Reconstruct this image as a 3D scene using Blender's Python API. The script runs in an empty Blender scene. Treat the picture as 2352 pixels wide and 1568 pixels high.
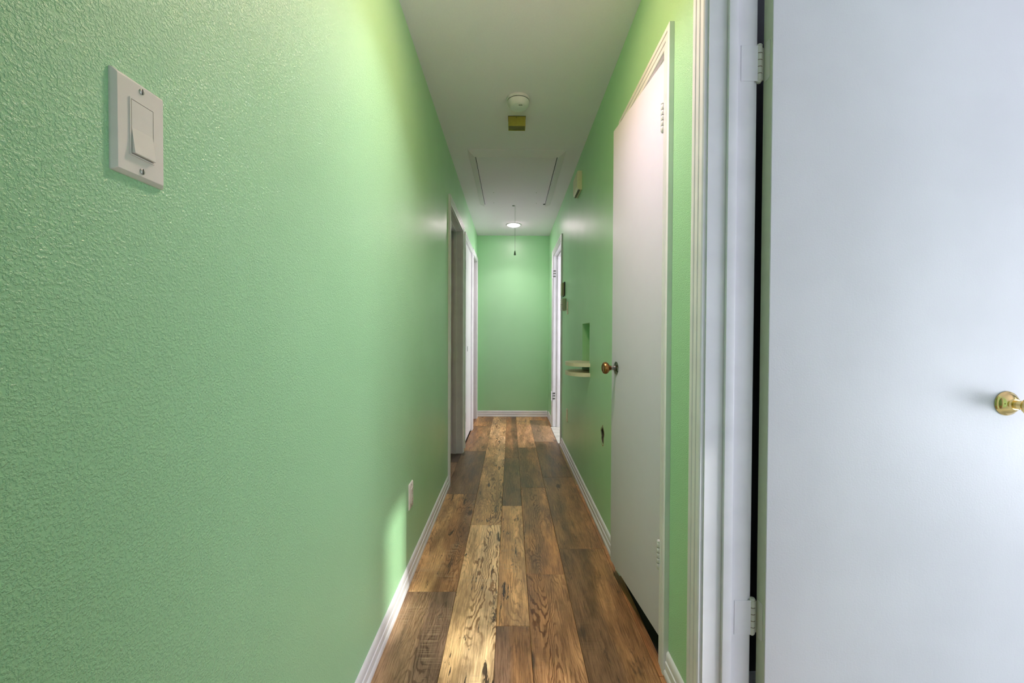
import bpy, bmesh, math, random
from mathutils import Vector, Matrix
C = bpy.context.scene.collection
S = bpy.context.scene
PI = math.pi
random.seed(7)

# ------------------------------------------------------------------ camera
CAM_H, PITCH, YAW, ROLL, FPX = 1.0998, .0148, .0033, .0043, 954.7
cam = bpy.data.objects.new('camera', bpy.data.cameras.new('camera')); C.objects.link(cam)
fw = Vector((math.sin(YAW)*math.cos(PITCH), math.cos(YAW)*math.cos(PITCH), -math.sin(PITCH)))
rt = Vector((math.cos(YAW), -math.sin(YAW), 0)); up = rt.cross(fw)
rt2 = math.cos(ROLL)*rt + math.sin(ROLL)*up; up2 = -math.sin(ROLL)*rt + math.cos(ROLL)*up
m = Matrix((rt2, up2, -fw)).transposed().to_4x4(); m.translation = (0, 0, CAM_H)
cam.matrix_world = m
cam.data.sensor_width = 36; cam.data.lens = FPX*36/2352; cam.data.clip_start = .02
S.camera = cam

# ------------------------------------------------------------------ light and exposure
S.view_settings.view_transform = 'Standard'; S.view_settings.look = 'None'
S.view_settings.gamma = 1; S.view_settings.use_curve_mapping = False
S.view_settings.exposure = 0.6
S.cycles.max_bounces = 10; S.cycles.diffuse_bounces = 6; S.cycles.glossy_bounces = 4
S.cycles.sample_clamp_indirect = 6; S.cycles.use_denoising = True
S.cycles.caustics_reflective = False; S.cycles.caustics_refractive = False
w = bpy.data.worlds.new('sky'); S.world = w; w.use_nodes = True
w.node_tree.nodes['Background'].inputs[0].default_value = (.62, .78, 1, 1)
w.node_tree.nodes['Background'].inputs[1].default_value = 1.0

def area(name, loc, direction, sx, sy, power, col):
    l = bpy.data.lights.new(name, 'AREA'); l.shape = 'RECTANGLE'; l.size = sx; l.size_y = sy
    l.energy = power; l.color = col
    o = bpy.data.objects.new(name, l); C.objects.link(o); o.location = loc
    o.rotation_euler = Vector(direction).to_track_quat('-Z', 'Y').to_euler(); return o
# daylight through the side room's glass door and the bathroom window
area('glass_door_daylight', (3.30, -.6, 1.05), (-1, 0, 0), 2.35, 1.9, 24, (.90, .86, .985))
area('glass_door_ground_glow', (3.31, -.6, .52), (-1, 0, .06), 2.35, .95, 33, (.86, .87, .99))
area('bathroom_window_daylight', (2.20, 4.30, 1.5), (-1, .10, -.12), .9, .9, 32, (.97, .92, 1))
area('hall_fill_light', (.03, -1.62, 1.0), (0, 1, .9), .8, .8, 1.5, (.97, .84, 1))  # fill added behind the camera, tilted up to brighten the ceiling
sun = bpy.data.lights.new('sun', 'SUN'); sun.energy = 3.6; sun.angle = math.radians(1.3); sun.color = (1, .97, .9)
so = bpy.data.objects.new('sun', sun); C.objects.link(so)
so.rotation_euler = Vector((-1, .73, -.425)).to_track_quat('-Z', 'Y').to_euler()

XL, XR, YB, H = -.453, .5153, 5.6145, 2.44
TL, TR = XL-.117, XR+.117           # far faces of the two long walls

# ------------------------------------------------------------------ helpers
WLD = {}
def box(bm, x0, x1, y0, y1, z0, z1):
    v = [bm.verts.new((x, y, z)) for z in (z0, z1) for y in (y0, y1) for x in (x0, x1)]
    for f in ((0,2,3,1), (4,5,7,6), (0,1,5,4), (1,3,7,5), (3,2,6,7), (2,0,4,6)):
        bm.faces.new([v[i] for i in f])
    return v
def nb(): return bmesh.new()
def bx(*a):
    bm = nb(); box(bm, *a); return bm
def bev(bm, w, seg=2):
    bmesh.ops.bevel(bm, geom=bm.edges[:], offset=w, segments=seg, profile=.6, affect='EDGES'); return bm
def ob(name, bm, mat, parent=None, origin=None, smooth=False, rot=None, pivot=None):
    """link one mesh whose vertices were given in world space; its origin goes to the bottom centre of its bounds"""
    if rot: bmesh.ops.rotate(bm, cent=pivot, matrix=Matrix.Rotation(rot, 3, 'Z'), verts=bm.verts[:])
    bmesh.ops.recalc_face_normals(bm, faces=bm.faces[:])
    xs = [v.co for v in bm.verts]
    if origin is None:
        lo = Vector((min(c.x for c in xs), min(c.y for c in xs), min(c.z for c in xs)))
        hi = Vector((max(c.x for c in xs), max(c.y for c in xs), 0))
        origin = Vector(((lo.x+hi.x)/2, (lo.y+hi.y)/2, lo.z))
    origin = Vector(origin)
    bmesh.ops.translate(bm, vec=-origin, verts=bm.verts[:])
    me = bpy.data.meshes.new(name); bm.to_mesh(me); bm.free()
    me.materials.append(mat)
    if smooth: me.shade_smooth(); me.set_sharp_from_angle(angle=math.radians(38))
    o = bpy.data.objects.new(name, me); C.objects.link(o)
    base = Vector((0, 0, 0))
    if parent: o.parent = parent; base = WLD[parent.name]
    o.location = origin-base; WLD[o.name] = origin
    return o
def empty(name, loc):
    o = bpy.data.objects.new(name, None); C.objects.link(o); o.location = loc
    o.empty_display_size = .05; WLD[o.name] = Vector(loc); return o
def tag(o, label, cat, group=None, kind=None):
    o['label'] = label; o['category'] = cat
    if group: o['group'] = group
    if kind: o['kind'] = kind
    return o
def struct(o, label=None, cat=None):
    o['kind'] = 'structure'
    if label: o['label'] = label
    if cat: o['category'] = cat
    return o
def lathe(prof, seg=40, axis='Z', loc=(0, 0, 0)):
    """prof: (radius, distance along the axis); the axis may be Z, X, -X, Y, -Y"""
    bm = nb(); rows = []
    for r, h in prof:
        if r < 1e-6: rows.append([bm.verts.new((0, 0, h))])
        else: rows.append([bm.verts.new((r*math.cos(2*PI*i/seg), r*math.sin(2*PI*i/seg), h)) for i in range(seg)])
    for a, b in zip(rows, rows[1:]):
        for i in range(seg):
            j = (i+1) % seg
            q = [a[i % len(a)], a[j % len(a)], b[j % len(b)], b[i % len(b)]]
            u = []
            [u.append(k) for k in q if k not in u]
            if len(u) > 2: bm.faces.new(u)
    R = {'Z': Matrix.Identity(3), '-Z': Matrix.Rotation(PI, 3, 'X'), 'X': Matrix.Rotation(PI/2, 3, 'Y'), '-X': Matrix.Rotation(-PI/2, 3, 'Y'),
         '-Y': Matrix.Rotation(PI/2, 3, 'X'), 'Y': Matrix.Rotation(-PI/2, 3, 'X')}[axis]
    bmesh.ops.rotate(bm, matrix=R, verts=bm.verts[:]); bmesh.ops.translate(bm, vec=loc, verts=bm.verts[:]); return bm
def prism(pts, axis, a0, a1):
    """pts in the two other axes (in x,y,z order), extruded along axis from a0 to a1"""
    bm = nb()
    def mk(p, a):
        c = list(p); c.insert('xyz'.index(axis), a); return bm.verts.new(c)
    A = [mk(p, a0) for p in pts]; B = [mk(p, a1) for p in pts]
    bm.faces.new(A); bm.faces.new(B[::-1]); n = len(pts)
    for i in range(n): bm.faces.new((A[i], A[(i+1) % n], B[(i+1) % n], B[i]))
    return bm
def rrect(cx, cy, hw, hh, r, n=5):
    o = []
    for sx, sy, a0 in ((1, 1, 0), (-1, 1, 90), (-1, -1, 180), (1, -1, 270)):
        for k in range(n+1):
            a = math.radians(a0+90*k/n); o.append((cx+sx*(hw-r)+r*math.cos(a), cy+sy*(hh-r)+r*math.sin(a)))
    return o

# ------------------------------------------------------------------ materials
class NT:
    def __init__(s, name):
        s.m = bpy.data.materials.new(name); s.m.use_nodes = True; s.n = s.m.node_tree.nodes; s.l = s.m.node_tree.links
        s.b = s.n['Principled BSDF']
    def put(s, i, v):
        if isinstance(v, bpy.types.NodeSocket): s.l.new(v, i)
        else: i.default_value = v
    def tc(s, kind='Object'): return s.n.new('ShaderNodeTexCoord').outputs[kind]
    def geo(s): return s.n.new('ShaderNodeNewGeometry').outputs['Position']
    def map(s, v, scale=(1, 1, 1), loc=None):
        a = s.n.new('ShaderNodeVectorMath'); a.operation = 'MULTIPLY'; s.put(a.inputs[0], v); a.inputs[1].default_value = scale
        if loc is None: return a.outputs[0]
        b = s.n.new('ShaderNodeVectorMath'); b.operation = 'ADD'; s.put(b.inputs[0], a.outputs[0]); s.put(b.inputs[1], loc); return b.outputs[0]
    def noise(s, v, scale=1, detail=2, rough=.5, dist=0):
        a = s.n.new('ShaderNodeTexNoise'); s.put(a.inputs['Vector'], v); a.inputs['Scale'].default_value = scale
        a.inputs['Detail'].default_value = detail; a.inputs['Roughness'].default_value = rough; a.inputs['Distortion'].default_value = dist
        return a.outputs['Fac']
    def vor(s, v, scale=1, rnd=1):
        a = s.n.new('ShaderNodeTexVoronoi'); s.put(a.inputs['Vector'], v); a.inputs['Scale'].default_value = scale
        a.inputs['Randomness'].default_value = rnd; return a.outputs['Distance']
    def math(s, op, a, b=0., c=0., clamp=False):
        k = s.n.new('ShaderNodeMath'); k.operation = op; k.use_clamp = clamp
        s.put(k.inputs[0], a); s.put(k.inputs[1], b); s.put(k.inputs[2], c); return k.outputs[0]
    def step(s, v, a, b, lo=0., hi=1.):
        k = s.n.new('ShaderNodeMapRange'); k.interpolation_type = 'SMOOTHSTEP'; s.put(k.inputs[0], v)
        for i, q in zip((1, 2, 3, 4), (a, b, lo, hi)): k.inputs[i].default_value = q
        return k.outputs[0]
    def mix(s, f, a, b, mode='MIX'):
        k = s.n.new('ShaderNodeMix'); k.data_type = 'RGBA'; k.blend_type = mode
        s.put(k.inputs[0], f); s.put(k.inputs[6], a); s.put(k.inputs[7], b); return k.outputs[2]
    def attr(s, name, out='Fac'):
        k = s.n.new('ShaderNodeAttribute'); k.attribute_type = 'OBJECT'; k.attribute_name = name; return k.outputs[out]
    def sep(s, v):
        k = s.n.new('ShaderNodeSeparateXYZ'); s.put(k.inputs[0], v); return k.outputs
    def bump(s, h, strength, dist):
        k = s.n.new('ShaderNodeBump'); k.inputs['Strength'].default_value = strength; k.inputs['Distance'].default_value = dist
        s.put(k.inputs['Height'], h); s.l.new(k.outputs[0], s.b.inputs['Normal'])
    def set(s, **kw):
        for k, v in kw.items():
            s.put(s.b.inputs[{'color': 'Base Color', 'rough': 'Roughness', 'metal': 'Metallic', 'spec': 'Specular IOR Level',
                              'coat': 'Coat Weight', 'coat_rough': 'Coat Roughness'}[k]], v)
        return s
def rgb(r, g, b): return (r, g, b, 1)
def plain(name, col, rough=.45, metal=0, spec=.5, bump=None, vary=.04):
    t = NT(name); g = t.tc()
    n = t.noise(g, 14, 3, .6); f = t.step(n, .3, .7)
    t.set(color=t.mix(f, rgb(*[c*(1-vary) for c in col]), rgb(*[min(1, c*(1+vary)) for c in col])), rough=rough, metal=metal, spec=spec)
    if bump: t.bump(t.noise(g, bump[0], 3, .6), bump[1], bump[2])
    return t.m

# green eggshell wall paint over roller stipple
t = NT('green_wall_paint'); g = t.geo()
GREEN = (.395, .715, .405)
n = t.noise(g, 1.6, 3, .5)
t.set(color=t.mix(t.step(n, .3, .7), rgb(GREEN[0]*.97, GREEN[1]*.98, GREEN[2]*.97), rgb(GREEN[0]*1.03, GREEN[1]*1.02, GREEN[2]*1.03)),
      rough=t.step(t.noise(g, 5, 3), .3, .7, .295, .35), spec=.72)
st = t.noise(g, 330, 2, .5); st2 = t.noise(g, 160, 2, .5)
hgt = t.math('ADD', t.step(st, .38, .68), t.math('MULTIPLY', st2, .6))
hgt = t.math('MULTIPLY', hgt, t.step(t.sep(g)[1], .9, 2.7, 1., .22))   # the stipple was rolled out thinner towards the far end
t.bump(hgt, .66, .0013); M_GREEN = t.m
# ceiling: flat white with a sanded grain
t = NT('ceiling_paint'); g = t.geo()
n = t.noise(g, 90, 3, .7); n2 = t.noise(g, 420, 2, .6)
t.set(color=t.mix(t.step(n2, .35, .65), rgb(.92, .80, .95), rgb(.97, .85, .99)), rough=.9, spec=.2)
t.bump(t.math('ADD', n, n2), .5, .0012); M_CEIL = t.m
# trim gloss paint
t = NT('white_trim_paint'); g = t.tc()
br = t.noise(t.map(g, (60, 60, 3)), 1, 4, .6)
t.set(color=t.mix(t.step(t.noise(g, 9, 3), .3, .7), rgb(.74, .73, .76), rgb(.80, .79, .82)), rough=.36, spec=.5)
t.bump(br, .15, .001); M_TRIM = t.m
t = NT('white_door_paint'); g = t.tc()
br = t.noise(t.map(g, (70, 70, 24)), 1, 4, .65); rp = t.noise(g, 230, 2, .5)
t.set(color=t.mix(t.step(t.noise(g, 3, 3), .3, .7), rgb(.72, .71, .735), rgb(.77, .76, .785)), rough=.43, spec=.38)
t.bump(t.math('ADD', br, rp), .28, .0008); M_DOOR = t.m
M_DOOR2 = plain('white_closet_door_paint', (.71, .67, .80), .42, bump=(60, .15, .0008), vary=.008)
M_EDGE = plain('greenish_cream', (.52, .56, .42), .45, bump=(60, .3, .001))  # greenish cream for one edge of the white door leaf
M_HINGE = plain('painted_hinge', (.60, .60, .52), .4, bump=(120, .4, .0008))
M_WHINGE = plain('white_painted_hinge', (.66, .66, .66), .35)
M_RUST = plain('rust_line', (.13, .075, .03), .7)
M_SWITCH = plain('white_plastic', (.80, .74, .69), .33)
M_CREAM = plain('cream_plastic', (.80, .74, .52), .4)
M_SHELF = plain('cream_shelf_paint', (.82, .74, .56), .4, bump=(40, .3, .001))
M_SMOKE = plain('smoke_alarm_plastic', (.78, .72, .76), .45)
M_BLACK = plain('dark_slot', (.012, .012, .012), .6)
M_MUST = plain('mustard_paint', (.45, .33, .055), .5, vary=.1)
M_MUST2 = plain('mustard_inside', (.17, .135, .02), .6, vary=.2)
M_SLATE = plain('dark_blue_grey', (.030, .031, .040), .6, bump=(160, .5, .001))  # near-black blue-grey for the wall behind the open door
M_ROOM = plain('white_room_paint', (.66, .67, .68), .6)
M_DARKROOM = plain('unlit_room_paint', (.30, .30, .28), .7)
M_SCREW = plain('screw_metal', (.50, .50, .46), .35, metal=.8)
M_SUB = plain('subfloor', (.035, .028, .02), .9)
M_GYP = plain('torn_plaster', (.40, .33, .20), .95, bump=(200, 1, .004), vary=.35)
M_STRING = plain('pull_string', (.22, .22, .20), .8)
M_BELL = plain('green_plastic_bell', (.05, .12, .045), .4)
t = NT('polished_brass'); t.set(color=rgb(.83, .63, .26), rough=.18, metal=1); M_BRASS = t.m
t = NT('antique_brass'); g = t.tc(); n = t.noise(g, 60, 4)
t.set(color=t.mix(t.step(n, .3, .7), rgb(.16, .07, .02), rgb(.50, .27, .09)), rough=.32, metal=.85); M_ANTIQ = t.m
t = NT('tarnished_steel'); g = t.tc(); n = t.noise(g, 90, 4)
t.set(color=t.mix(t.step(n, .35, .65), rgb(.07, .07, .07), rgb(.40, .40, .38)), rough=.3, metal=.9); M_STEEL = t.m
t = NT('lamp_lens'); t.set(color=rgb(.9, .9, .88), rough=.4)
t.b.inputs['Emission Color'].default_value = (1, .83, .87, 1); t.b.inputs['Emission Strength'].default_value = 50; M_LAMP = t.m
t = NT('lamp_lens_warm'); t.set(color=rgb(.9, .9, .88), rough=.4)
t.b.inputs['Emission Color'].default_value = (1, .62, .34, 1); t.b.inputs['Emission Strength'].default_value = 105; M_LAMP2 = t.m
t = NT('clear_glass'); mx = t.n.new('ShaderNodeMixShader'); gl = t.n.new('ShaderNodeBsdfGlossy'); tr = t.n.new('ShaderNodeBsdfTransparent')
gl.inputs['Roughness'].default_value = .02; tr.inputs[0].default_value = (.96, .98, .97, 1); mx.inputs[0].default_value = .07
t.l.new(tr.outputs[0], mx.inputs[1]); t.l.new(gl.outputs[0], mx.inputs[2]); t.l.new(mx.outputs[0], t.n['Material Output'].inputs[0]); M_GLASS = t.m
t = NT('bathroom_tile'); g = t.geo(); n = t.noise(g, 9, 4, .6)
t.set(color=t.mix(t.step(n, .3, .7), rgb(.42, .42, .35), rgb(.56, .56, .48)), rough=.3); M_TILE = t.m

# wood planks: every plank carries its own two tones and amounts of grain, patches and saw marks
t = NT('rustic_oak_plank'); P = t.tc()
seed = t.attr('seed'); off = t.n.new('ShaderNodeCombineXYZ')
t.put(off.inputs[0], seed); t.put(off.inputs[1], t.math('MULTIPLY', seed, 1.7)); off = off.outputs[0]
X, Y, Z = t.sep(P)[:3]
q = t.map(P, (1, 1, 1), off)
warp = t.noise(t.map(q, (9, 1.6, 1)), 1, 3, .5)
side = t.step(t.math('ADD', t.math('DIVIDE', X, t.attr('width')), t.math('MULTIPLY', t.math('SUBTRACT', warp, .5), .9)), .36, .64)
base = t.mix(side, t.attr('tone_a', 'Color'), t.attr('tone_b', 'Color'))
grain = t.math('ADD', t.math('MULTIPLY', side, t.attr('grain_b')), t.math('MULTIPLY', t.math('SUBTRACT', 1, side), t.attr('grain_a')))
# broad mottling
mot = t.noise(t.map(q, (14, 3.2, 1)), 1, 5, .62)
base = t.mix(t.step(mot, .30, .72, 0, 1), t.mix(1., base, rgb(.52, .47, .43), 'MULTIPLY'), t.mix(1., base, rgb(1.30, 1.27, 1.2), 'MULTIPLY'))
# cathedral rings: contours of a stretched noise field
F = t.noise(t.map(q, (7.5, .85, 1)), 1, 1.6, .5, .25)
wob = t.noise(t.map(q, (34, 13, 2)), 1, 2, .5)
fine = t.noise(t.map(q, (60, 9, 1)), 1, 3, .6)
ring = t.math('SINE', t.math('ADD', t.math('MULTIPLY', F, 235), t.math('ADD', t.math('MULTIPLY', fine, 4.), t.math('MULTIPLY', wob, 13.))))
ring2 = t.math('MULTIPLY', t.step(ring, .05, .95), t.step(t.noise(t.map(q, (12, 1.8, 3)), 1, 2), .36, .58))
base = t.mix(t.math('MULTIPLY', ring2, grain, clamp=True), base, t.mix(1., base, rgb(.36, .27, .20), 'MULTIPLY'))
# straight fibre
fib = t.noise(t.map(q, (260, 7, 1)), 1, 4, .65)
base = t.mix(t.step(fib, .40, .62, 0, .9), base, t.mix(1., base, rgb(.60, .55, .50), 'MULTIPLY'))
# dark charred flecks running with the grain
fl = t.noise(t.map(q, (30, 5.0, 5)), 1, 5, .72, .6)
base = t.mix(t.math('MULTIPLY', t.step(fl, .585, .64), t.attr('flecks'), clamp=True), base, rgb(.035, .022, .014))
# pale cross-cut saw marks
sw = t.noise(t.map(q, (5, 190, 1)), 1, 2, .6); swm = t.step(t.noise(t.map(q, (9, 3.5, 9)), 1, 3), .50, .64)
base = t.mix(t.math('MULTIPLY', t.math('MULTIPLY', t.step(sw, .50, .62), swm), t.attr('saw'), clamp=True), base, t.mix(.55, base, rgb(.55, .42, .27)))
# knots
kn = t.vor(t.map(q, (6.0, 2.4, 1)), 1); kn2 = t.math('ADD', kn, t.math('MULTIPLY', t.math('SUBTRACT', fine, .5), .22))
base = t.mix(t.step(kn2, .05, .15, .85, 0.), base, rgb(.05, .03, .018))
t.set(color=base, rough=t.step(mot, .3, .7, .36, .48), spec=.45)
t.bump(t.math('ADD', t.math('MULTIPLY', fib, -1), t.math('MULTIPLY', ring2, -.5)), .25, .0009)
M_PLANK = t.m

# ------------------------------------------------------------------ floor
fl = struct(ob('floor', bx(-1.75, 3.4, -2.6, 5.9, -.08, -.009), M_SUB), 'mixed-width rustic wood plank floor running down the hallway', 'floor')
WOOD = 1.68
TAN = (.44, .275, .135); LTAN = (.52, .35, .19); ORG = (.36, .185, .080); BRN = (.255, .135, .062); DBR = (.155, .090, .047); GRY = (.165, .110, .072); PALE = (.62, .45, .27)
def plank(x0, x1, y0, y1, a, b, ga=.4, gb=.4, fk=.5, saw=.3, seed=None, parent=fl):
    gx, gy, ch = .0005, .0006, .0012
    bm = nb(); x0 += gx; x1 -= gx; y0 += gy; y1 -= gy
    bot = [bm.verts.new(p) for p in ((x0, y0, -.009), (x1, y0, -.009), (x1, y1, -.009), (x0, y1, -.009))]
    mid = [bm.verts.new(p) for p in ((x0, y0, -ch), (x1, y0, -ch), (x1, y1, -ch), (x0, y1, -ch))]
    top = [bm.verts.new(p) for p in ((x0+ch, y0+ch, 0), (x1-ch, y0+ch, 0), (x1-ch, y1-ch, 0), (x0+ch, y1-ch, 0))]
    bm.faces.new(bot[::-1]); bm.faces.new(top)
    for i in range(4):
        j = (i+1) % 4; bm.faces.new((bot[i], bot[j], mid[j], mid[i])); bm.faces.new((mid[i], mid[j], top[j], top[i]))
    o = ob('plank', bm, M_PLANK, parent, origin=(x0, y0, 0))
    o['tone_a'] = [c*WOOD for c in a]; o['tone_b'] = [c*WOOD for c in b]; o['grain_a'] = float(ga); o['grain_b'] = float(gb)
    o['flecks'] = float(fk); o['saw'] = float(saw); o['seed'] = float(seed if seed is not None else random.uniform(0, 40)); o['width'] = float(x1-x0)
    return o
LX = [XL+.0005, -.228, -.050, .077, .253, .484, XR-.0005]
lanes = [
 [(-1.29, .68), (.68, 1.768, (.29, .19, .115), (.15, .095, .065), .35, .9, .35, .7, 3.1), (1.768, 2.864, TAN, BRN, .5, .6, .9, .9, 7.7),
  (2.864, 3.932, GRY, DBR, .2, .2, .2, .1, 11.4), (3.932, 5.022, BRN, (.27, .16, .08), .3, .3, .6, .1, 5.2), (5.022, 5.6, (.44, .24, .11), BRN, .3, .3, .8, .1, 9.6)],
 [(-1.29, .25), (.25, 1.3, PALE, LTAN, .5, 1.1, .5, .5, 21.3), (1.3, 2.396, LTAN, PALE, .35, 1.3, .95, .6, 14.2), (2.396, 3.469, TAN, TAN, .5, 1.2, .9, .3, 2.6),
  (3.469, 4.534, TAN, LTAN, .4, 1.2, .9, .2, 17.9), (4.534, 5.6, LTAN, TAN, 1.1, .5, .9, .1, 30.4)],
 [(-1.29, .48), (.48, 1.558, (.17, .10, .065), BRN, .5, .3, .4, .7, 8.8), (1.558, 2.668, (.46, .27, .125), (.50, .31, .15), .5, .5, 1., .6, 12.9),
  (2.668, 3.72, DBR, (.17, .105, .055), .3, .3, .3, .1, 4.4), (3.72, 4.753, BRN, DBR, .4, .4, .3, .1, 19.1), (4.753, 5.6, BRN, DBR, .3, .3, .2, .1, 25.5)],
 [(-1.29, .82), (.82, 1.90, BRN, (.34, .19, .09), 1.0, .8, .2, .1, 16.7), (1.90, 2.988, (.25, .135, .06), ORG, .8, .6, .2, .1, 6.3),
  (2.988, 4.06, DBR, BRN, .5, .4, .2, .1, 13.3), (4.06, 5.13, (.33, .19, .095), (.36, .21, .11), .4, .4, .4, .1, 22.8), (5.13, 5.6, TAN, TAN, .9, .8, 1., .1, 1.9)],
 [(-1.29, 1.05), (1.05, 2.13, DBR, (.27, .15, .065), .3, .35, .55, .1, 10.7), (2.13, 3.211, (.20, .115, .055), BRN, .3, .3, .5, .1, 27.2),
  (3.211, 4.289, DBR, DBR, .3, .3, .5, .1, 18.5), (4.289, 5.37, (.20, .135, .09), (.30, .19, .11), .3, .4, .4, .1, 23.6), (5.37, 5.6, (.44, .25, .11), ORG, .3, .3, .8, .1, 29.9)],
 [(-1.29, .25), (.25, 1.326, ORG, BRN, .2, .2, .2, 0, 31.2), (1.326, 2.073, (.27, .13, .055), BRN, .2, .2, .2, 0, 33.), (2.073, 3.05, ORG, BRN, .2, .2, .2, 0, 34.6),
  (3.05, 4.225, (.22, .16, .08), (.22, .16, .08), .2, .2, .1, 0, 36.8), (5.02, 5.6, BRN, BRN, .2, .2, .1, 0, 38.1)]]
for i, lane in enumerate(lanes):
    for p in lane:
        if len(p) == 2: plank(LX[i], LX[i+1], p[0], p[1], BRN, TAN)
        else: plank(LX[i], LX[i+1], p[0], p[1], p[2], p[3], *p[4:])
for x0, x1, y0, y1, a in ((-.683, XL-.0005, 3.065, 3.58, (.26, .17, .115)), (-.683, XL-.0005, 3.58, 3.86, (.075, .055, .045)),
                          (-.862, -.684, 3.065, 3.86, BRN), (-.683, XL-.0005, 4.93, 5.46, BRN)):
    plank(x0, x1, y0, y1, a, a, .3, .3, .1, .1)
def tile(x0, x1, y0, y1):
    return ob('floor_tile', bev(bx(x0+.001, x1-.001, y0+.001, y1-.001, -.009, .001), .0012, 1), M_TILE, fl)
for x0, x1 in ((.486, .79), (.79, 1.095)):
    for y0, y1 in ((4.23, 4.53), (4.53, 4.835), (4.835, 4.99)): tile(x0, x1, y0, y1)

# ------------------------------------------------------------------ shell
def cut(name, bm, mat, cutters, **kw):
    o = ob(name, bm, mat, origin=(0, 0, 0)); tmp = []
    for cb in cutters:
        c = ob('cutter', cb, mat, origin=(0, 0, 0)); tmp.append(c)
        md = o.modifiers.new('b', 'BOOLEAN'); md.object = c; md.operation = 'DIFFERENCE'; md.solver = 'EXACT'
    dg = bpy.context.evaluated_depsgraph_get(); me = bpy.data.meshes.new_from_object(o.evaluated_get(dg))
    o.modifiers.clear(); o.data = me
    for c in tmp: bpy.data.objects.remove(c)
    return o
Z0 = -.02
# opening limits (jamb outer faces): right y0,y1,ztop ; left y0,y1,ztop
D1 = (.33, 1.112, 2.05)        # side room
D2 = (1.375, 1.900, 2.052)     # linen closet
D3 = (4.195, 5.018, 2.07)      # bathroom
D4 = (3.055, 3.866, 2.072)     # first left
D5 = (4.068, 4.795, 2.052)     # second left
D6 = (4.915, 5.470, 2.072)     # third left
def opening(side, D, z0=-.05):
    if side > 0: return bx(XR-.05, TR+.05, D[0], D[1], z0, D[2])
    return bx(TL-.05, XL+.05, D[0], D[1], z0, D[2])
NY0, NY1, NZ0, NZ1 = 2.715, 2.985, .840, 1.184
hole = prism([(2.313+.034*(1+.18*math.sin(5*a))*math.cos(a)*(1 if math.sin(a) < .6 else .7), .546+.047*(1+.12*math.sin(3*a+1))*math.sin(a)) for a in [2*PI*i/26 for i in range(26)]],
             'x', XR-.05, XR+.06)
wr = struct(cut('wall_right', bx(XR, TR, -1.3, YB+.1, Z0, H), M_GREEN,
     [opening(1, D1), opening(1, D2), opening(1, D3), bx(XR-.05, XR+.085, NY0, NY1, NZ0, NZ1), hole]),
     'long green wall on the side of the half open closet door', 'wall')
wl = struct(cut('wall_left', bx(TL, XL, -1.3, YB+.1, Z0, H), M_GREEN, [opening(-1, D4), opening(-1, D5), opening(-1, D6)]),
     'long green wall with the big white light switch', 'wall')
struct(ob('wall_back', bx(XL, XR, YB, YB+.1, Z0, H), M_GREEN), 'narrow green wall closing the far end of the hallway', 'wall')
struct(cut('wall_front', bx(-.6, TR, -1.42, -1.30, Z0, H), M_GREEN, [bx(-.37, .43, -1.6, -1.2, .55, 1.85)]))
struct(ob('ceiling', bx(-1.75, 3.4, -2.6, 5.9, H, H+.1), M_CEIL), 'flat white painted ceiling', 'ceiling')
# hidden surroundings that keep daylight where it belongs
struct(ob('wall_side_room_back', bx(TR, 3.4, 1.25, 1.35, Z0, H), M_SLATE))
struct(cut('wall_side_room_right', bx(3.2, 3.3, -2.3, 1.25, Z0, H), M_ROOM, [bx(3.1, 3.4, -1.80, .62, -.05, 2.05)]))
struct(ob('wall_side_room_front', bx(TR, 3.3, -2.4, -2.3, Z0, H), M_ROOM))
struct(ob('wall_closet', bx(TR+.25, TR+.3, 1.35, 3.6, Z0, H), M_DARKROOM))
struct(ob('wall_bathroom_front', bx(TR, 2.4, 3.6, 3.7, Z0, H), M_ROOM))
struct(ob('wall_bathroom_right', bx(2.3, 2.4, 3.7, 5.9, Z0, H), M_ROOM))
struct(ob('wall_bathroom_back', bx(TR, 2.3, 5.7, 5.8, Z0, H), M_ROOM))
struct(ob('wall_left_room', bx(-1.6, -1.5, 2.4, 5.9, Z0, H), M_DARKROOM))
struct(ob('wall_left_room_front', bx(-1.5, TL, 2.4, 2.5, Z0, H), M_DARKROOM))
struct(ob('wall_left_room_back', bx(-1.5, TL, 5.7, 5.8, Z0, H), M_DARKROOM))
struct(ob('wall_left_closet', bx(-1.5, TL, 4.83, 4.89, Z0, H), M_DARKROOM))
for a, b in ((-7, -2.08), (-1.69, 5)): struct(ob('sun_blocker', bx(4.3, 4.5, a, b, Z0, 2.5), M_ROOM))  # unseen slabs added to trim the sun to a narrow beam
# side room boards and the glass door the daylight comes through
bm = nb()
for y in (-1.80, -.60, .55): box(bm, 3.22, 3.28, y, y+.07, 0, 2.05)
for z in (0, 1.98): box(bm, 3.22, 3.28, -1.80, .62, z, z+.07)
gd = struct(ob('door_7', bm, M_TRIM), 'sliding glass door frame of the side room', 'door')
for y in (-1.73, -.53): ob('pane', bx(3.247, 3.252, y, y+1.09, .07, 1.98), M_GLASS, gd)
ob('floor_covering', bx(TR, 3.2, -2.3, 1.25, -.009, 0), plain('pale_carpet', (.68, .67, .66), .95, bump=(300, 1, .004)), fl)
ob('floor_covering', bx(1.097, 2.3, 3.7, 5.7, -.009, 0), M_TILE, fl)

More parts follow.
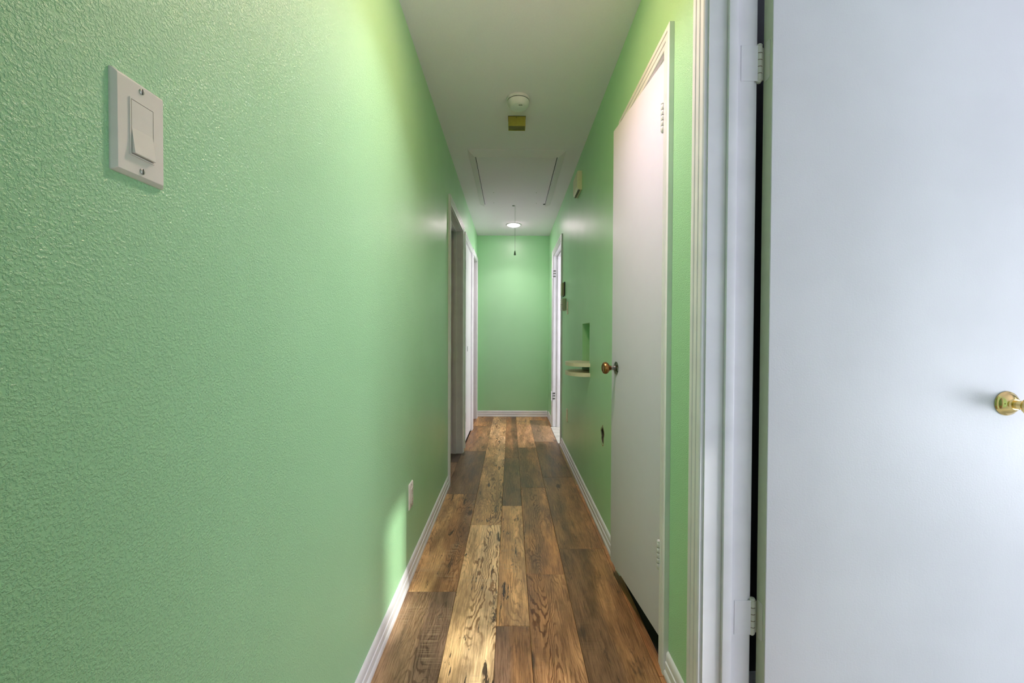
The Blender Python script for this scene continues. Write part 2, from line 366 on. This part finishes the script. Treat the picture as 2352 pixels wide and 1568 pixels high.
# ------------------------------------------------------------------ baseboards
BP = [(0, 0), (.015, 0), (.0155, .008), (.014, .016), (.0105, .0205), (.0115, .034), (.0105, .045), (.0075, .0475), (.0085, .060), (.007, .071), (.004, .077), (0, .080)]
def baseboard(name, kind, a, b, c):
    """kind L/R: runs along y from a to b at x=c ; B: runs along x from a to b at y=c"""
    if kind == 'L': bm = prism([(c+t_, z) for t_, z in BP], 'y', a, b)
    elif kind == 'R': bm = prism([(c-t_, z) for t_, z in BP], 'y', a, b)
    else: bm = prism([(c-t_, z) for t_, z in BP], 'x', a, b)
    return struct(ob(name, bm, M_TRIM, smooth=True))
CW = .058
baseboard('baseboard_left', 'L', -1.3, D4[0]+.014-CW, XL)['label'] = 'white moulded baseboard under the light switch wall'
baseboard('baseboard_right', 'R', D2[1]-.014+CW, D3[0]+.014-CW, XR)
baseboard('baseboard_right', 'R', D1[1]-.014+CW, D2[0]+.014-CW, XR)
baseboard('baseboard_right', 'R', D3[1]-.014+CW, YB, XR)
baseboard('baseboard_back', 'B', XL, XR-.0155, YB)
baseboard('baseboard_left', 'L', D6[1]-.014+CW, YB-.0155, XL)
baseboard('baseboard_side_room', 'B', TR, 3.2, 1.25)
baseboard('baseboard_front', 'B', XL, XR, -1.285)

# ------------------------------------------------------------------ door frames
CP = [(0, 0), (0, .0095), (.003, .0125), (.017, .0135), (.0185, .0115), (.0205, .0115), (.022, .0145), (.036, .0155), (.0375, .0135), (.0395, .0135), (.041, .0165), (.053, .018), (.058, .0155), (.058, 0)]
def casing(xf, sgn, y0, y1, zt, parent, name='casing', z0=0.0):
    """U shaped mitred moulding round an opening; sgn = direction in x the moulding stands proud"""
    bm = nb(); rows = []
    for u, t_ in CP:
        x = xf+sgn*t_
        rows.append([bm.verts.new(p) for p in ((x, y0-u, z0), (x, y0-u, zt+u), (x, y1+u, zt+u), (x, y1+u, z0))])
    for a, b in zip(rows, rows[1:]):
        for i in range(3): bm.faces.new((a[i], a[i+1], b[i+1], b[i]))
    for i in range(3): bm.faces.new((rows[-1][i], rows[-1][i+1], rows[0][i+1], rows[0][i]))
    bm.faces.new([r[0] for r in rows]); bm.faces.new([r[3] for r in rows][::-1])
    return ob(name, bm, M_TRIM, parent, smooth=True)
JT = .018
def frame(name, side, D, label, stop=None, back=True):
    """door frame: jamb lining, stop bead, hall side casing, room side casing"""
    xa, xb = (XR, TR) if side > 0 else (TL, XL)
    e = empty(name, ((xa+xb)/2, (D[0]+D[1])/2, 0)); struct(e, label, 'door frame')
    bm = nb(); y0, y1, zt = D
    box(bm, xa-.0005, xb+.0005, y0, y0+JT, 0, zt); box(bm, xa-.0005, xb+.0005, y1-JT, y1, 0, zt); box(bm, xa-.0005, xb+.0005, y0+JT, y1-JT, zt-JT, zt)
    ob('jamb', bm, M_TRIM, e)
    if stop:
        s0, s1 = stop; bm = nb(); d = .011
        box(bm, s0, s1, y0+JT, y0+JT+d, 0, zt-JT); box(bm, s0, s1, y1-JT-d, y1-JT, 0, zt-JT); box(bm, s0, s1, y0+JT+d, y1-JT-d, zt-JT-d, zt-JT)
        ob('door_stop', bev(bm, .0025, 2), M_TRIM, e, smooth=True)
    hx, hs, bk = (XR, -1, TR) if side > 0 else (XL, 1, TL)
    casing(hx, hs, y0+JT-.005, y1-JT+.005, zt-JT+.005, e)
    if back: casing(bk, -hs, y0+JT-.005, y1-JT+.005, zt-JT+.005, e, 'room_casing')
    return e
def hinge(parent, x, y, zc, mat, line, r=.0065, L=.09, tip=True):
    """five-knuckle butt hinge: barrel with recessed joints and two tips"""
    bm = nb(); k = L/5
    pr = []
    for i in range(5):
        a = -L/2+i*k
        pr += [(r*.86, a), (r, a+.0012), (r, a+k-.0012), (r*.86, a+k)]
    pr = [(0, -L/2-.006), (r*.55, -L/2-.005), (r*.9, -L/2-.001)]+pr+[(r*.9, L/2+.001), (r*1.05, L/2+.003), (r*.8, L/2+.0065), (0, L/2+.008)]
    h = ob('hinge', lathe(pr, 20, 'Z', (x, y, zc)), mat, parent, smooth=True)
    bm = nb()
    for i in range(1, 5):
        b = lathe([(r*.87, -.0007), (r*1.01, -.0005), (r*1.01, .0005), (r*.87, .0007)], 16, 'Z', (x, y, zc-L/2+i*k))
        me = bpy.data.meshes.new('t'); b.to_mesh(me); b.free(); bm.from_mesh(me); bpy.data.meshes.remove(me)
    ob('knuckle_joint', bm, line, h)
    return h

# door_1: side room doorway beside the camera
d1 = frame('door_1', 1, D1, 'white moulded doorway with the flat door swung fully open, brass knob', stop=(.562, .586))
LX0, LYF, LYB = .661, 1.060, 1.099
leaf = ob('door_leaf', bev(bx(LX0, LX0+.71, LYF, LYB, .012, 2.028), .0018, 2), M_DOOR, d1, origin=(LX0, LYF, .012), smooth=True)
leaf['label'] = 'flat white painted door leaf'
ob('edge_band', bx(LX0-.0008, LX0+.001, LYF+.003, LYB-.001, .014, 2.026), M_EDGE, leaf)['label'] = 'greenish cream hinge edge of the door'
for zc in (1.812, .352):
    h = hinge(d1, .6475, 1.0975, zc, M_HINGE, M_RUST, r=.0078, L=.088)
    h['label'] = 'paint-clogged hinge with rusty joints'
    # leaf plate let into the door edge, jamb plate beside it
    pl = ob('hinge_plate', bev(prism(rrect(1.0825, zc, .0125, .050, .006), 'x', LX0-.0024, LX0-.0006), .0004, 1), M_HINGE, h)
    bm = prism([(.6475, 1.0950), (LX0-.0005, 1.0965), (LX0-.0005, 1.0990), (.6475, 1.1000)], 'z', zc-.042, zc+.042)
    ob('hinge_web', bm, M_HINGE, h)
    ob('jamb_plate', bev(bx(.598, .6475, 1.0925, 1.0945, zc-.046, zc+.046), .0006, 1), M_TRIM, h)
KX, KZ = 1.272, .931
kn = ob('knob_rosette', lathe([(0, 0), (.0305, 0), (.0312, .002), (.030, .0045), (.0275, .0060), (.0265, .0075), (.023, .0125), (.0175, .0165), (.0145, .018), (.0135, .022), (0, .022)], 56, '-Y', (KX, LYF, KZ)), M_BRASS, leaf, smooth=True)
ob('knob', lathe([(.011, .020), (.0105, .028), (.0115, .031), (.0105, .034), (.012, .040), (.020, .046), (.026, .054), (.027, .062), (.024, .070), (.015, .0755), (0, .077)], 48, '-Y', (KX, LYF, KZ)), M_BRASS, leaf, smooth=True)
ob('rosette_screw', lathe([(.0024, 0), (.0034, .0016), (.0022, .0024), (.0010, .0012), (0, .0012)], 18, '-Y', (KX-.0175, LYF-.0128, KZ+.001)), M_ANTIQ, leaf, smooth=True)

# door_2: linen closet, leaf a little open
d2 = frame('door_2', 1, D2, 'white closet doorway with a flat door standing slightly open', back=False)
HX, HY = XR-.004, 1.392; ANG = math.atan2((HX-.461), (1.889-HY)); CLW = .500
def crot(bm): bmesh.ops.rotate(bm, cent=(HX, HY, 0), matrix=Matrix.Rotation(ANG, 3, 'Z'), verts=bm.verts[:]); return bm
cl = ob('door_leaf', crot(bev(bx(HX, HX+.034, HY, HY+CLW, .075, 2.022), .0018, 2)), M_DOOR2, d2, smooth=True)
cl['label'] = 'flat white closet door leaf'
for zc in (1.822, .362): hinge(d2, HX-.0095, HY-.0035, zc, M_WHINGE, M_BLACK, r=.0062, L=.088)
kc = Vector((HX, HY+CLW-.058, .958)); kc = Vector((HX, HY, 0))+Matrix.Rotation(ANG, 3, 'Z')@(kc-Vector((HX, HY, 0)))
def knobp(pr, seg=40):
    b = lathe(pr, seg, '-X', (0, 0, 0)); bmesh.ops.rotate(b, matrix=Matrix.Rotation(ANG, 3, 'Z'), verts=b.verts[:]); bmesh.ops.translate(b, vec=kc, verts=b.verts[:]); return b
ob('knob_rosette', knobp([(0, 0), (.0275, 0), (.0282, .002), (.026, .004), (.022, .0045), (.019, .0065), (.0105, .0075), (.0095, .010), (.0092, .026), (0, .026)]), M_STEEL, cl, smooth=True)['label'] = 'tarnished steel rosette'
ob('knob', knobp([(0, .0245), (.0100, .0245), (.0110, .029), (.0145, .034), (.0215, .0385), (.0262, .045), (.0265, .052), (.0235, .0585), (.0175, .0615), (.0165, .0605), (.010, .0595), (0, .060)]), M_ANTIQ, cl, smooth=True)['label'] = 'worn antique brass knob'

# door_3: bathroom doorway with hinge halves left on its far jamb
d3 = frame('door_3', 1, D3, 'white doorway with bright jamb next to the thermostat', stop=(.560, .596))
for zc in (1.842, .372):
    h = hinge(d3, XR-.021, D3[1]-JT-.001, zc, M_WHINGE, M_BLACK, r=.0062, L=.10)
    bm = nb()
    for k in (-.032, .002, .032): box(bm, XR-.006, XR+.024, D3[1]-JT-.0022, D3[1]-JT-.0004, zc+k-.010, zc+k+.008)
    ob('hinge_plate', bm, M_STEEL, h)
# door_4, door_5, door_6 on the left
d4 = frame('door_4', -1, D4, 'open white doorway with a dark threshold, first past the low wall outlet', stop=(-.535, -.500))
d5 = frame('door_5', -1, D5, 'white doorway with its flat door shut, between two open doorways', back=False)
lf = ob('door_leaf', bev(bx(XL-.040, XL-.004, D5[0]+JT+.003, D5[1]-JT-.003, .018, D5[2]-JT-.003), .0015, 1), M_DOOR, d5)
for zc in (1.79, 1.035, .29): hinge(d5, XL+.0075, D5[0]+JT+.001, zc, M_STEEL, M_BLACK, r=.0055, L=.09)
ob('keyhole_plate', bev(prism(rrect(4.40, .955, .010, .027, .008), 'x', XL-.0045, XL-.001), .0006, 1), M_STEEL, lf)
d6 = frame('door_6', -1, D6, 'open white doorway in the corner by the far green wall', stop=(-.535, -.500))

# ------------------------------------------------------------------ left wall fittings
def wall_plate(y, z, hw, hh, xs, sgn, t_=.0055, mat=None):
    """bevelled cover plate; sgn = direction it stands proud"""
    A = rrect(y, z, hw, hh, .0014, 3); B = rrect(y, z, hw-.0042, hh-.0042, .001, 3); M_ = rrect(y, z, hw-.0006, hh-.0006, .0014, 3)
    bm = nb(); rows = [[bm.verts.new((xs+sgn*d, *p)) for p in R_] for d, R_ in ((0, A), (.0015, A), (.0028, M_), (t_, B))]
    n = len(A)
    for a, b in zip(rows, rows[1:]):
        for i in range(n): bm.faces.new((a[i], a[(i+1) % n], b[(i+1) % n], b[i]))
    bm.faces.new(rows[0][::-1]); bm.faces.new(rows[-1]); return bm
def screw(parent, y, z, xs, sgn, vertical=True, r=.0034):
    s = ob('screw', lathe([(0, 0), (r, 0), (r, .0006), (r*.75, .0013), (0, .0015)], 20, 'X' if sgn > 0 else '-X', (xs, y, z)), M_SCREW, parent, smooth=True)
    w_, h_ = (.0005, r*.92)
    x0, x1 = sorted((xs+sgn*.0010, xs+sgn*.00165))
    ob('slot', bx(x0, x1, y-w_, y+w_, z-h_, z+h_), M_BLACK, s)
SY, SZ = .5075, 1.3435
sw = tag(empty('light_switch', (XL, SY, SZ-.058)), 'large white rocker light switch with two slotted screws', 'light switch')
ob('cover_plate', wall_plate(SY, SZ, .0352, .0580, XL, 1, .0062), M_SWITCH, sw, smooth=True)
px = XL+.0062
# rocker frame (open rectangle) and the tilted paddle inside it
bm = nb(); FH, FW_ = .0335, .0167
for (a, b, c, d) in ((-FW_, FW_, FH-.0016, FH), (-FW_, FW_, -FH, -FH+.0016), (-FW_, -FW_+.0016, -FH+.0016, FH-.0016), (FW_-.0016, FW_, -FH+.0016, FH-.0016)):
    box(bm, px-.001, px+.0012, SY+a, SY+b, SZ+c, SZ+d)
ob('rocker_frame', bm, M_SWITCH, sw)
ob('gap_line', bx(px-.0005, px+.0002, SY-FW_+.0016, SY+FW_-.0016, SZ-FH+.0016, SZ+FH-.0016), M_BLACK, sw)
g_ = .0023
pad = prism([(px-.0004, SZ+FH-g_), (px+.0012, SZ+FH-g_), (px+.0010, SZ-.001), (px+.0050, SZ-FH+g_+.0005), (px+.0046, SZ-FH+g_), (px-.0004, SZ-FH+g_)], 'y', SY-FW_+g_, SY+FW_-g_)
ob('rocker', pad, M_SWITCH, sw)
for dz in (.0478, -.0478): screw(sw, SY, SZ+dz, px, 1)

OY, OZ = 1.880, .372
ou = tag(empty('wall_outlet', (XL, OY, OZ-.058)), 'white outlet low on the green wall above the baseboard in the light patch', 'outlet')
ob('cover_plate', wall_plate(OY, OZ, .0352, .0580, XL, 1, .0060), M_SWITCH, ou, smooth=True)
ins = ob('socket_insert', bev(bx(XL+.005, XL+.0085, OY-.0165, OY+.0165, OZ-.0335, OZ+.0335), .0008, 2), M_SWITCH, ou)
for dz in (.018, -.018):
    for dy, w_, hh_, cz in ((-.0063, .0007, .0040, 0), (.0063, .0007, .0033, 0), (0, .002, .0018, -.0098)):
        ob('socket_slot', bx(XL+.0083, XL+.0087, OY+dy-w_, OY+dy+w_, OZ+dz+cz-hh_, OZ+dz+cz+hh_), M_BLACK, ins)
for dz in (.0478, -.0478): screw(ou, OY, OZ+dz, XL+.006, 1, r=.003)

# ------------------------------------------------------------------ right wall fittings
# recess lining shelves: two half-round shelves that reach into the phone niche
def shelf(name, zt, th, label):
    cy, a, d = 2.853, .176, .138
    pts = []
    for i in range(33):
        th_ = -PI/2+PI*i/32
        pts.append((XR-d*abs(math.cos(th_))**.85, cy+a*math.sin(th_)*(1 if math.sin(th_) < 0 else 1.0)))
    pts += [(XR+.0, cy+a), (XR+.0, NY1-.001), (XR+.083, NY1-.001), (XR+.083, NY0+.001), (XR+.0, NY0+.001)]
    u = [];  [u.append(p) for p in pts if not u or (Vector(p)-Vector(u[-1])).length > 1e-5]
    bm = prism(u, 'z', zt-th, zt)
    return tag(ob(name, bev(bm, .0015, 2), M_SHELF, smooth=True), label, 'shelf', 'niche shelves')
shelf('niche_shelf', .920, .023, 'cream half-round shelf at the foot of the wall niche, upper of two')
shelf('niche_shelf', .857, .024, 'cream half-round shelf under the wall niche, lower of two')
# broken wall hole with its torn edge
bm = nb(); n = 26; rows = []
for rr, dx in ((1.0, .004), (1.10, -.0012), (1.22, -.0006), (1.26, .001)):
    rows.append([bm.verts.new((XR+dx, 2.313+.034*rr*(1+.18*math.sin(5*a)+.06*math.sin(11*a))*math.cos(a)*(1 if math.sin(a) < .6 else .7), .546+.047*rr*(1+.12*math.sin(3*a+1))*math.sin(a))) for a in [2*PI*i/n for i in range(n)]])
for a, b in zip(rows, rows[1:]):
    for i in range(n): bm.faces.new((a[i], a[(i+1) % n], b[(i+1) % n], b[i]))
ob('torn_edge', bm, M_GYP, wr)
bm = nb(); ra = []
for dx, k_ in ((.0015, .985), (.050, .985)):
    ra.append([bm.verts.new((XR+dx, 2.313+.034*k_*(1+.18*math.sin(5*a))*math.cos(a)*(1 if math.sin(a) < .6 else .7), .546+.047*k_*(1+.12*math.sin(3*a+1))*math.sin(a))) for a in [2*PI*i/n for i in range(n)]])
for i in range(n): bm.faces.new((ra[0][i], ra[0][(i+1) % n], ra[1][(i+1) % n], ra[1][i]))
bm.faces.new(ra[1]); ob('hole_lining', bm, plain('dark_cavity', (.06, .05, .035), .9), wr)
bm = nb()
for (yy, zz, s_) in ((2.325, .578, .010), (2.30, .560, .012), (2.322, .545, .011), (2.300, .528, .012), (2.320, .512, .010)):
    bmesh.ops.create_icosphere(bm, subdivisions=1, radius=s_, matrix=Matrix.Translation((XR+.022, yy, zz)) @ Matrix.Rotation(yy*90, 4, 'X'))
ob('rubble', bm, M_GYP, wr)

# door chime high on the wall
ch = tag(empty('door_chime', (XR, 3.14, 2.165)), 'cream plastic door chime high on the green wall near the ceiling', 'door chime')
pts = [(XR, 2.300), (XR-.030, 2.300), (XR-.0355, 2.294), (XR-.0355, 2.192), (XR-.032, 2.176), (XR-.024, 2.166), (XR, 2.163)]
ob('cover', bev(prism(pts, 'y', 3.040, 3.240), .002, 2), M_CREAM, ch, smooth=True)
bm = nb()
for k in range(3): box(bm, XR-.028+.009*k, XR-.0255+.009*k, 3.0385, 3.0405, 2.180, 2.292)
ob('side_rib', bm, M_SHELF, ch)
bm = nb()
for k in range(2): box(bm, XR-.027+.008*k, XR-.0235+.008*k, 3.050, 3.230, 2.1615, 2.1665)
ob('sound_slot', bm, M_BLACK, ch)

# thermostat, alarm keypad, switch and blank plate
th = tag(empty('thermostat', (XR, 4.02, 1.478)), 'tan thermostat with dark rim, topmost of the fittings beside the far doorway', 'thermostat')
ob('back_plate', bev(bx(XR-.008, XR, 3.955, 4.075, 1.476, 1.612), .002, 1), M_BLACK, th)['label'] = 'dark rim plate'
ob('cover', bev(bx(XR-.030, XR-.006, 3.963, 4.067, 1.486, 1.603), .004, 2), plain('tan_plastic', (.36, .36, .20), .4), th, smooth=True)
ky = tag(empty('control_box', (XR, 3.93, 1.335)), 'pale boxy wall control with ribbed face, below the thermostat', 'control box')
ob('cover', bev(bx(XR-.030, XR, 3.885, 3.990, 1.335, 1.448), .003, 2), plain('sage_plastic', (.42, .46, .34), .4), ky, smooth=True)
bm = nb()
for k in range(6): box(bm, XR-.042, XR-.0295, 3.895, 3.980, 1.342+.017*k, 1.354+.017*k)
ob('ribbed_face', bev(bm, .0015, 1), M_SWITCH, ky)['label'] = 'white ribbed front'
ts = tag(empty('toggle_switch', (XR, 3.765, 1.291)), 'cream toggle switch plate, nearest of the fittings by the far doorway', 'light switch')
ob('cover_plate', wall_plate(3.765, 1.350, .0352, .0580, XR, -1, .0055), M_CREAM, ts, smooth=True)
ob('toggle', bev(prism([(XR-.005, 1.344), (XR-.0165, 1.331), (XR-.0155, 1.327), (XR-.005, 1.334)], 'y', 3.7605, 3.7695), .0006, 1), M_CREAM, ts)
for dz in (.030, -.030): screw(ts, 3.765, 1.350+dz, XR-.0055, -1, r=.003)
bp = tag(empty('blank_plate', (XR, 3.750, .325)), 'cream cover plate low on the green wall under the niche', 'wall plate')
ob('cover_plate', wall_plate(3.750, .380, .0352, .0575, XR, -1, .0055), M_CREAM, bp, smooth=True)
for dz in (.042, -.042): screw(bp, 3.750, .380+dz, XR-.0055, -1, r=.003)

# ------------------------------------------------------------------ ceiling fittings
SC = (.038, 2.375)
sm = tag(empty('smoke_alarm', (SC[0], SC[1], H)), 'round white smoke alarm on the ceiling', 'smoke alarm')
ob('base_ring', lathe([(0, 0), (.0635, 0), (.065, .002), (.065, .013), (.063, .0155), (.0595, .0155), (.0595, .0175), (0, .0175)], 56, '-Z', (*SC, H)), M_SMOKE, sm, smooth=True)
ob('joint', lathe([(.058, .0150), (.0612, .0152), (.0612, .0180), (.058, .0182)], 56, '-Z', (*SC, H)), M_BLACK, sm)
ob('cover', lathe([(.0605, .0178), (.0618, .0190), (.0605, .028), (.056, .038), (.050, .046), (.047, .0495), (.044, .0510), (0, .0515)], 56, '-Z', (*SC, H)), M_SMOKE, sm, smooth=True)
for k in range(6):
    ob('vent_slot', bx(SC[0]+.002+.0035*k, SC[0]+.0037+.0035*k, SC[1]-.036+.002*(k % 2), SC[1]-.024+.002*(k % 2), H-.0522, H-.0512), M_BLACK, sm)
yb = tag(empty('chime_box', (.033, 2.59, H)), 'small mustard yellow box on the ceiling beside the smoke alarm', 'box')
bm = nb(); X0, X1, Ya, Yb_, Zb = -.020, .085, 2.560, 2.622, H-.060
for a in ((X0, X1, Ya, Ya+.003, Zb, H-.001), (X0, X1, Yb_-.003, Yb_, Zb, H-.001), (X0, X0+.003, Ya+.003, Yb_-.003, Zb, H-.001), (X1-.003, X1, Ya+.003, Yb_-.003, Zb, H-.001)): box(bm, *a)
ob('housing', bm, M_MUST, yb)
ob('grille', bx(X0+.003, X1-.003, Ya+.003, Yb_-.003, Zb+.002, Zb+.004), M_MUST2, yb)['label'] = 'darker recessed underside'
ob('shadow_slab', bx(X0-.0015, X1+.0015, Ya-.001, Yb_+.001, H-.0028, H), M_BLACK, yb)  # black slab drawn in as the shadow gap between box and ceiling
ob('screw', lathe([(0, 0), (.0022, 0), (.0022, .0008), (0, .001)], 16, '-Y', (.029, Ya, H-.010)), M_BLACK, yb)

# attic hatch: trim on three sides, a panel with gaps, pull cord
hx0, hx1, hy0, hy1 = -.267, .343, 3.098, 4.278
ah = tag(empty('attic_hatch', ((hx0+hx1)/2, (hy0+hy1)/2, H)), 'white attic hatch panel with a three-sided flat trim', 'attic hatch')
def ctrim(p):  # p: outer/inner quad corners in plan, bevelled down
    (a, b, c, d) = p; bm = nb()
    T = [bm.verts.new((*q, H)) for q in p]
    ctr = Vector((sum(q[0] for q in p)/4, sum(q[1] for q in p)/4))
    B = [bm.verts.new((*a_, H-t_)) for a_, t_ in zip(p, (.003, .003, .024, .024))]
    bm.faces.new(T); bm.faces.new(B[::-1])
    for i in range(4): bm.faces.new((T[i], T[(i+1) % 4], B[(i+1) % 4], B[i]))
    return bm
g0 = .004
ob('trim', ctrim([(-.316, 3.020), (.398, 3.020), (hx1+g0, hy0-g0), (hx0-g0, hy0-g0)]), M_CEIL, ah)
ob('trim', ctrim([(-.316, 4.288), (-.316, 3.021), (hx0-g0, hy0-g0+.001), (hx0-g0, 4.276)]), M_CEIL, ah)
ob('trim', ctrim([(.398, 3.021), (.398, 4.288), (hx1+g0, 4.276), (hx1+g0, hy0-g0+.001)]), M_CEIL, ah)
ob('shadow_gap', bx(hx0-g0, hx1+g0, hy0-g0, hy1+.002, H-.0022, H), M_BLACK, ah)
pn = ob('panel', prism([(hx0+.0015, hy0), (hx1-.003, hy0), (hx1-.001, hy1-.060), (hx1-.020, hy1-.045), (hx1-.018, hy1-.012), (hx1-.035, hy1+.002), (hx0+.001, hy1+.002)], 'z', H-.0085, H-.0015), M_CEIL, ah)
for x_, y_ in ((-.165, 3.90), (.235, 3.90), (-.175, 4.20), (.255, 4.21)): ob('nail_head', lathe([(0, 0), (.005, 0), (.0045, .0008), (0, .001)], 12, '-Z', (x_, y_, H-.0085)), M_STEEL, pn)
pc = tag(empty('pull_cord', (.040, 4.285, 1.925)), 'thin pull cord with a small bell-shaped end hanging from the attic hatch', 'pull cord')
bm = nb(); pr = [(.0013, 1.965), (.0013, 2.10), (.0015, 2.2), (.0013, 2.3), (.0013, H-.002)]
ob('cord', lathe([(0, 1.965)]+pr+[(0, H-.002)], 8, 'Z', (.040, 4.285, 0)), M_STRING, pc, smooth=True)
ob('bell', lathe([(0, 1.970), (.003, 1.969), (.006, 1.960), (.0095, 1.940), (.0115, 1.925), (.0105, 1.924), (0, 1.926)], 24, 'Z', (.040, 4.285, 0)), M_BELL, pc, smooth=True)
ob('eye_plate', bev(bx(.012, .036, 4.276, 4.292, H-.016, H-.0005), .002, 1), M_STEEL, pc)

def recessed(name, x, y, mat, label, watt=3.8, col=(1, .83, .88)):
    l = bpy.data.lights.new('downlight', 'AREA'); l.shape = 'DISK'; l.size = .15; l.energy = watt; l.color = col; l.spread = math.radians(115)
    lo = bpy.data.objects.new('downlight', l); C.objects.link(lo); lo.location = (x, y, H-.024)
    r = tag(empty(name, (x, y, H)), label, 'ceiling light', 'recessed ceiling lights')
    ob('trim_ring', lathe([(.074, .0), (.092, 0), (.093, .002), (.090, .0045), (.078, .0065), (.074, .005)], 56, '-Z', (x, y, H)), M_SMOKE, r, smooth=True)
    ob('lens', lathe([(0, .0215), (.030, .0205), (.052, .0165), (.067, .0105), (.0738, .0052), (.0738, .001), (0, .001)], 56, '-Z', (x, y, H)), mat, r, smooth=True)
recessed('ceiling_light', .032, 5.06, M_LAMP, 'round flush ceiling light glowing in front of the far green wall')
recessed('ceiling_light', .035, 1.36, M_LAMP2, 'round flush ceiling light overhead between the switch and the closet door', 4.0, (.93, .81, 1))
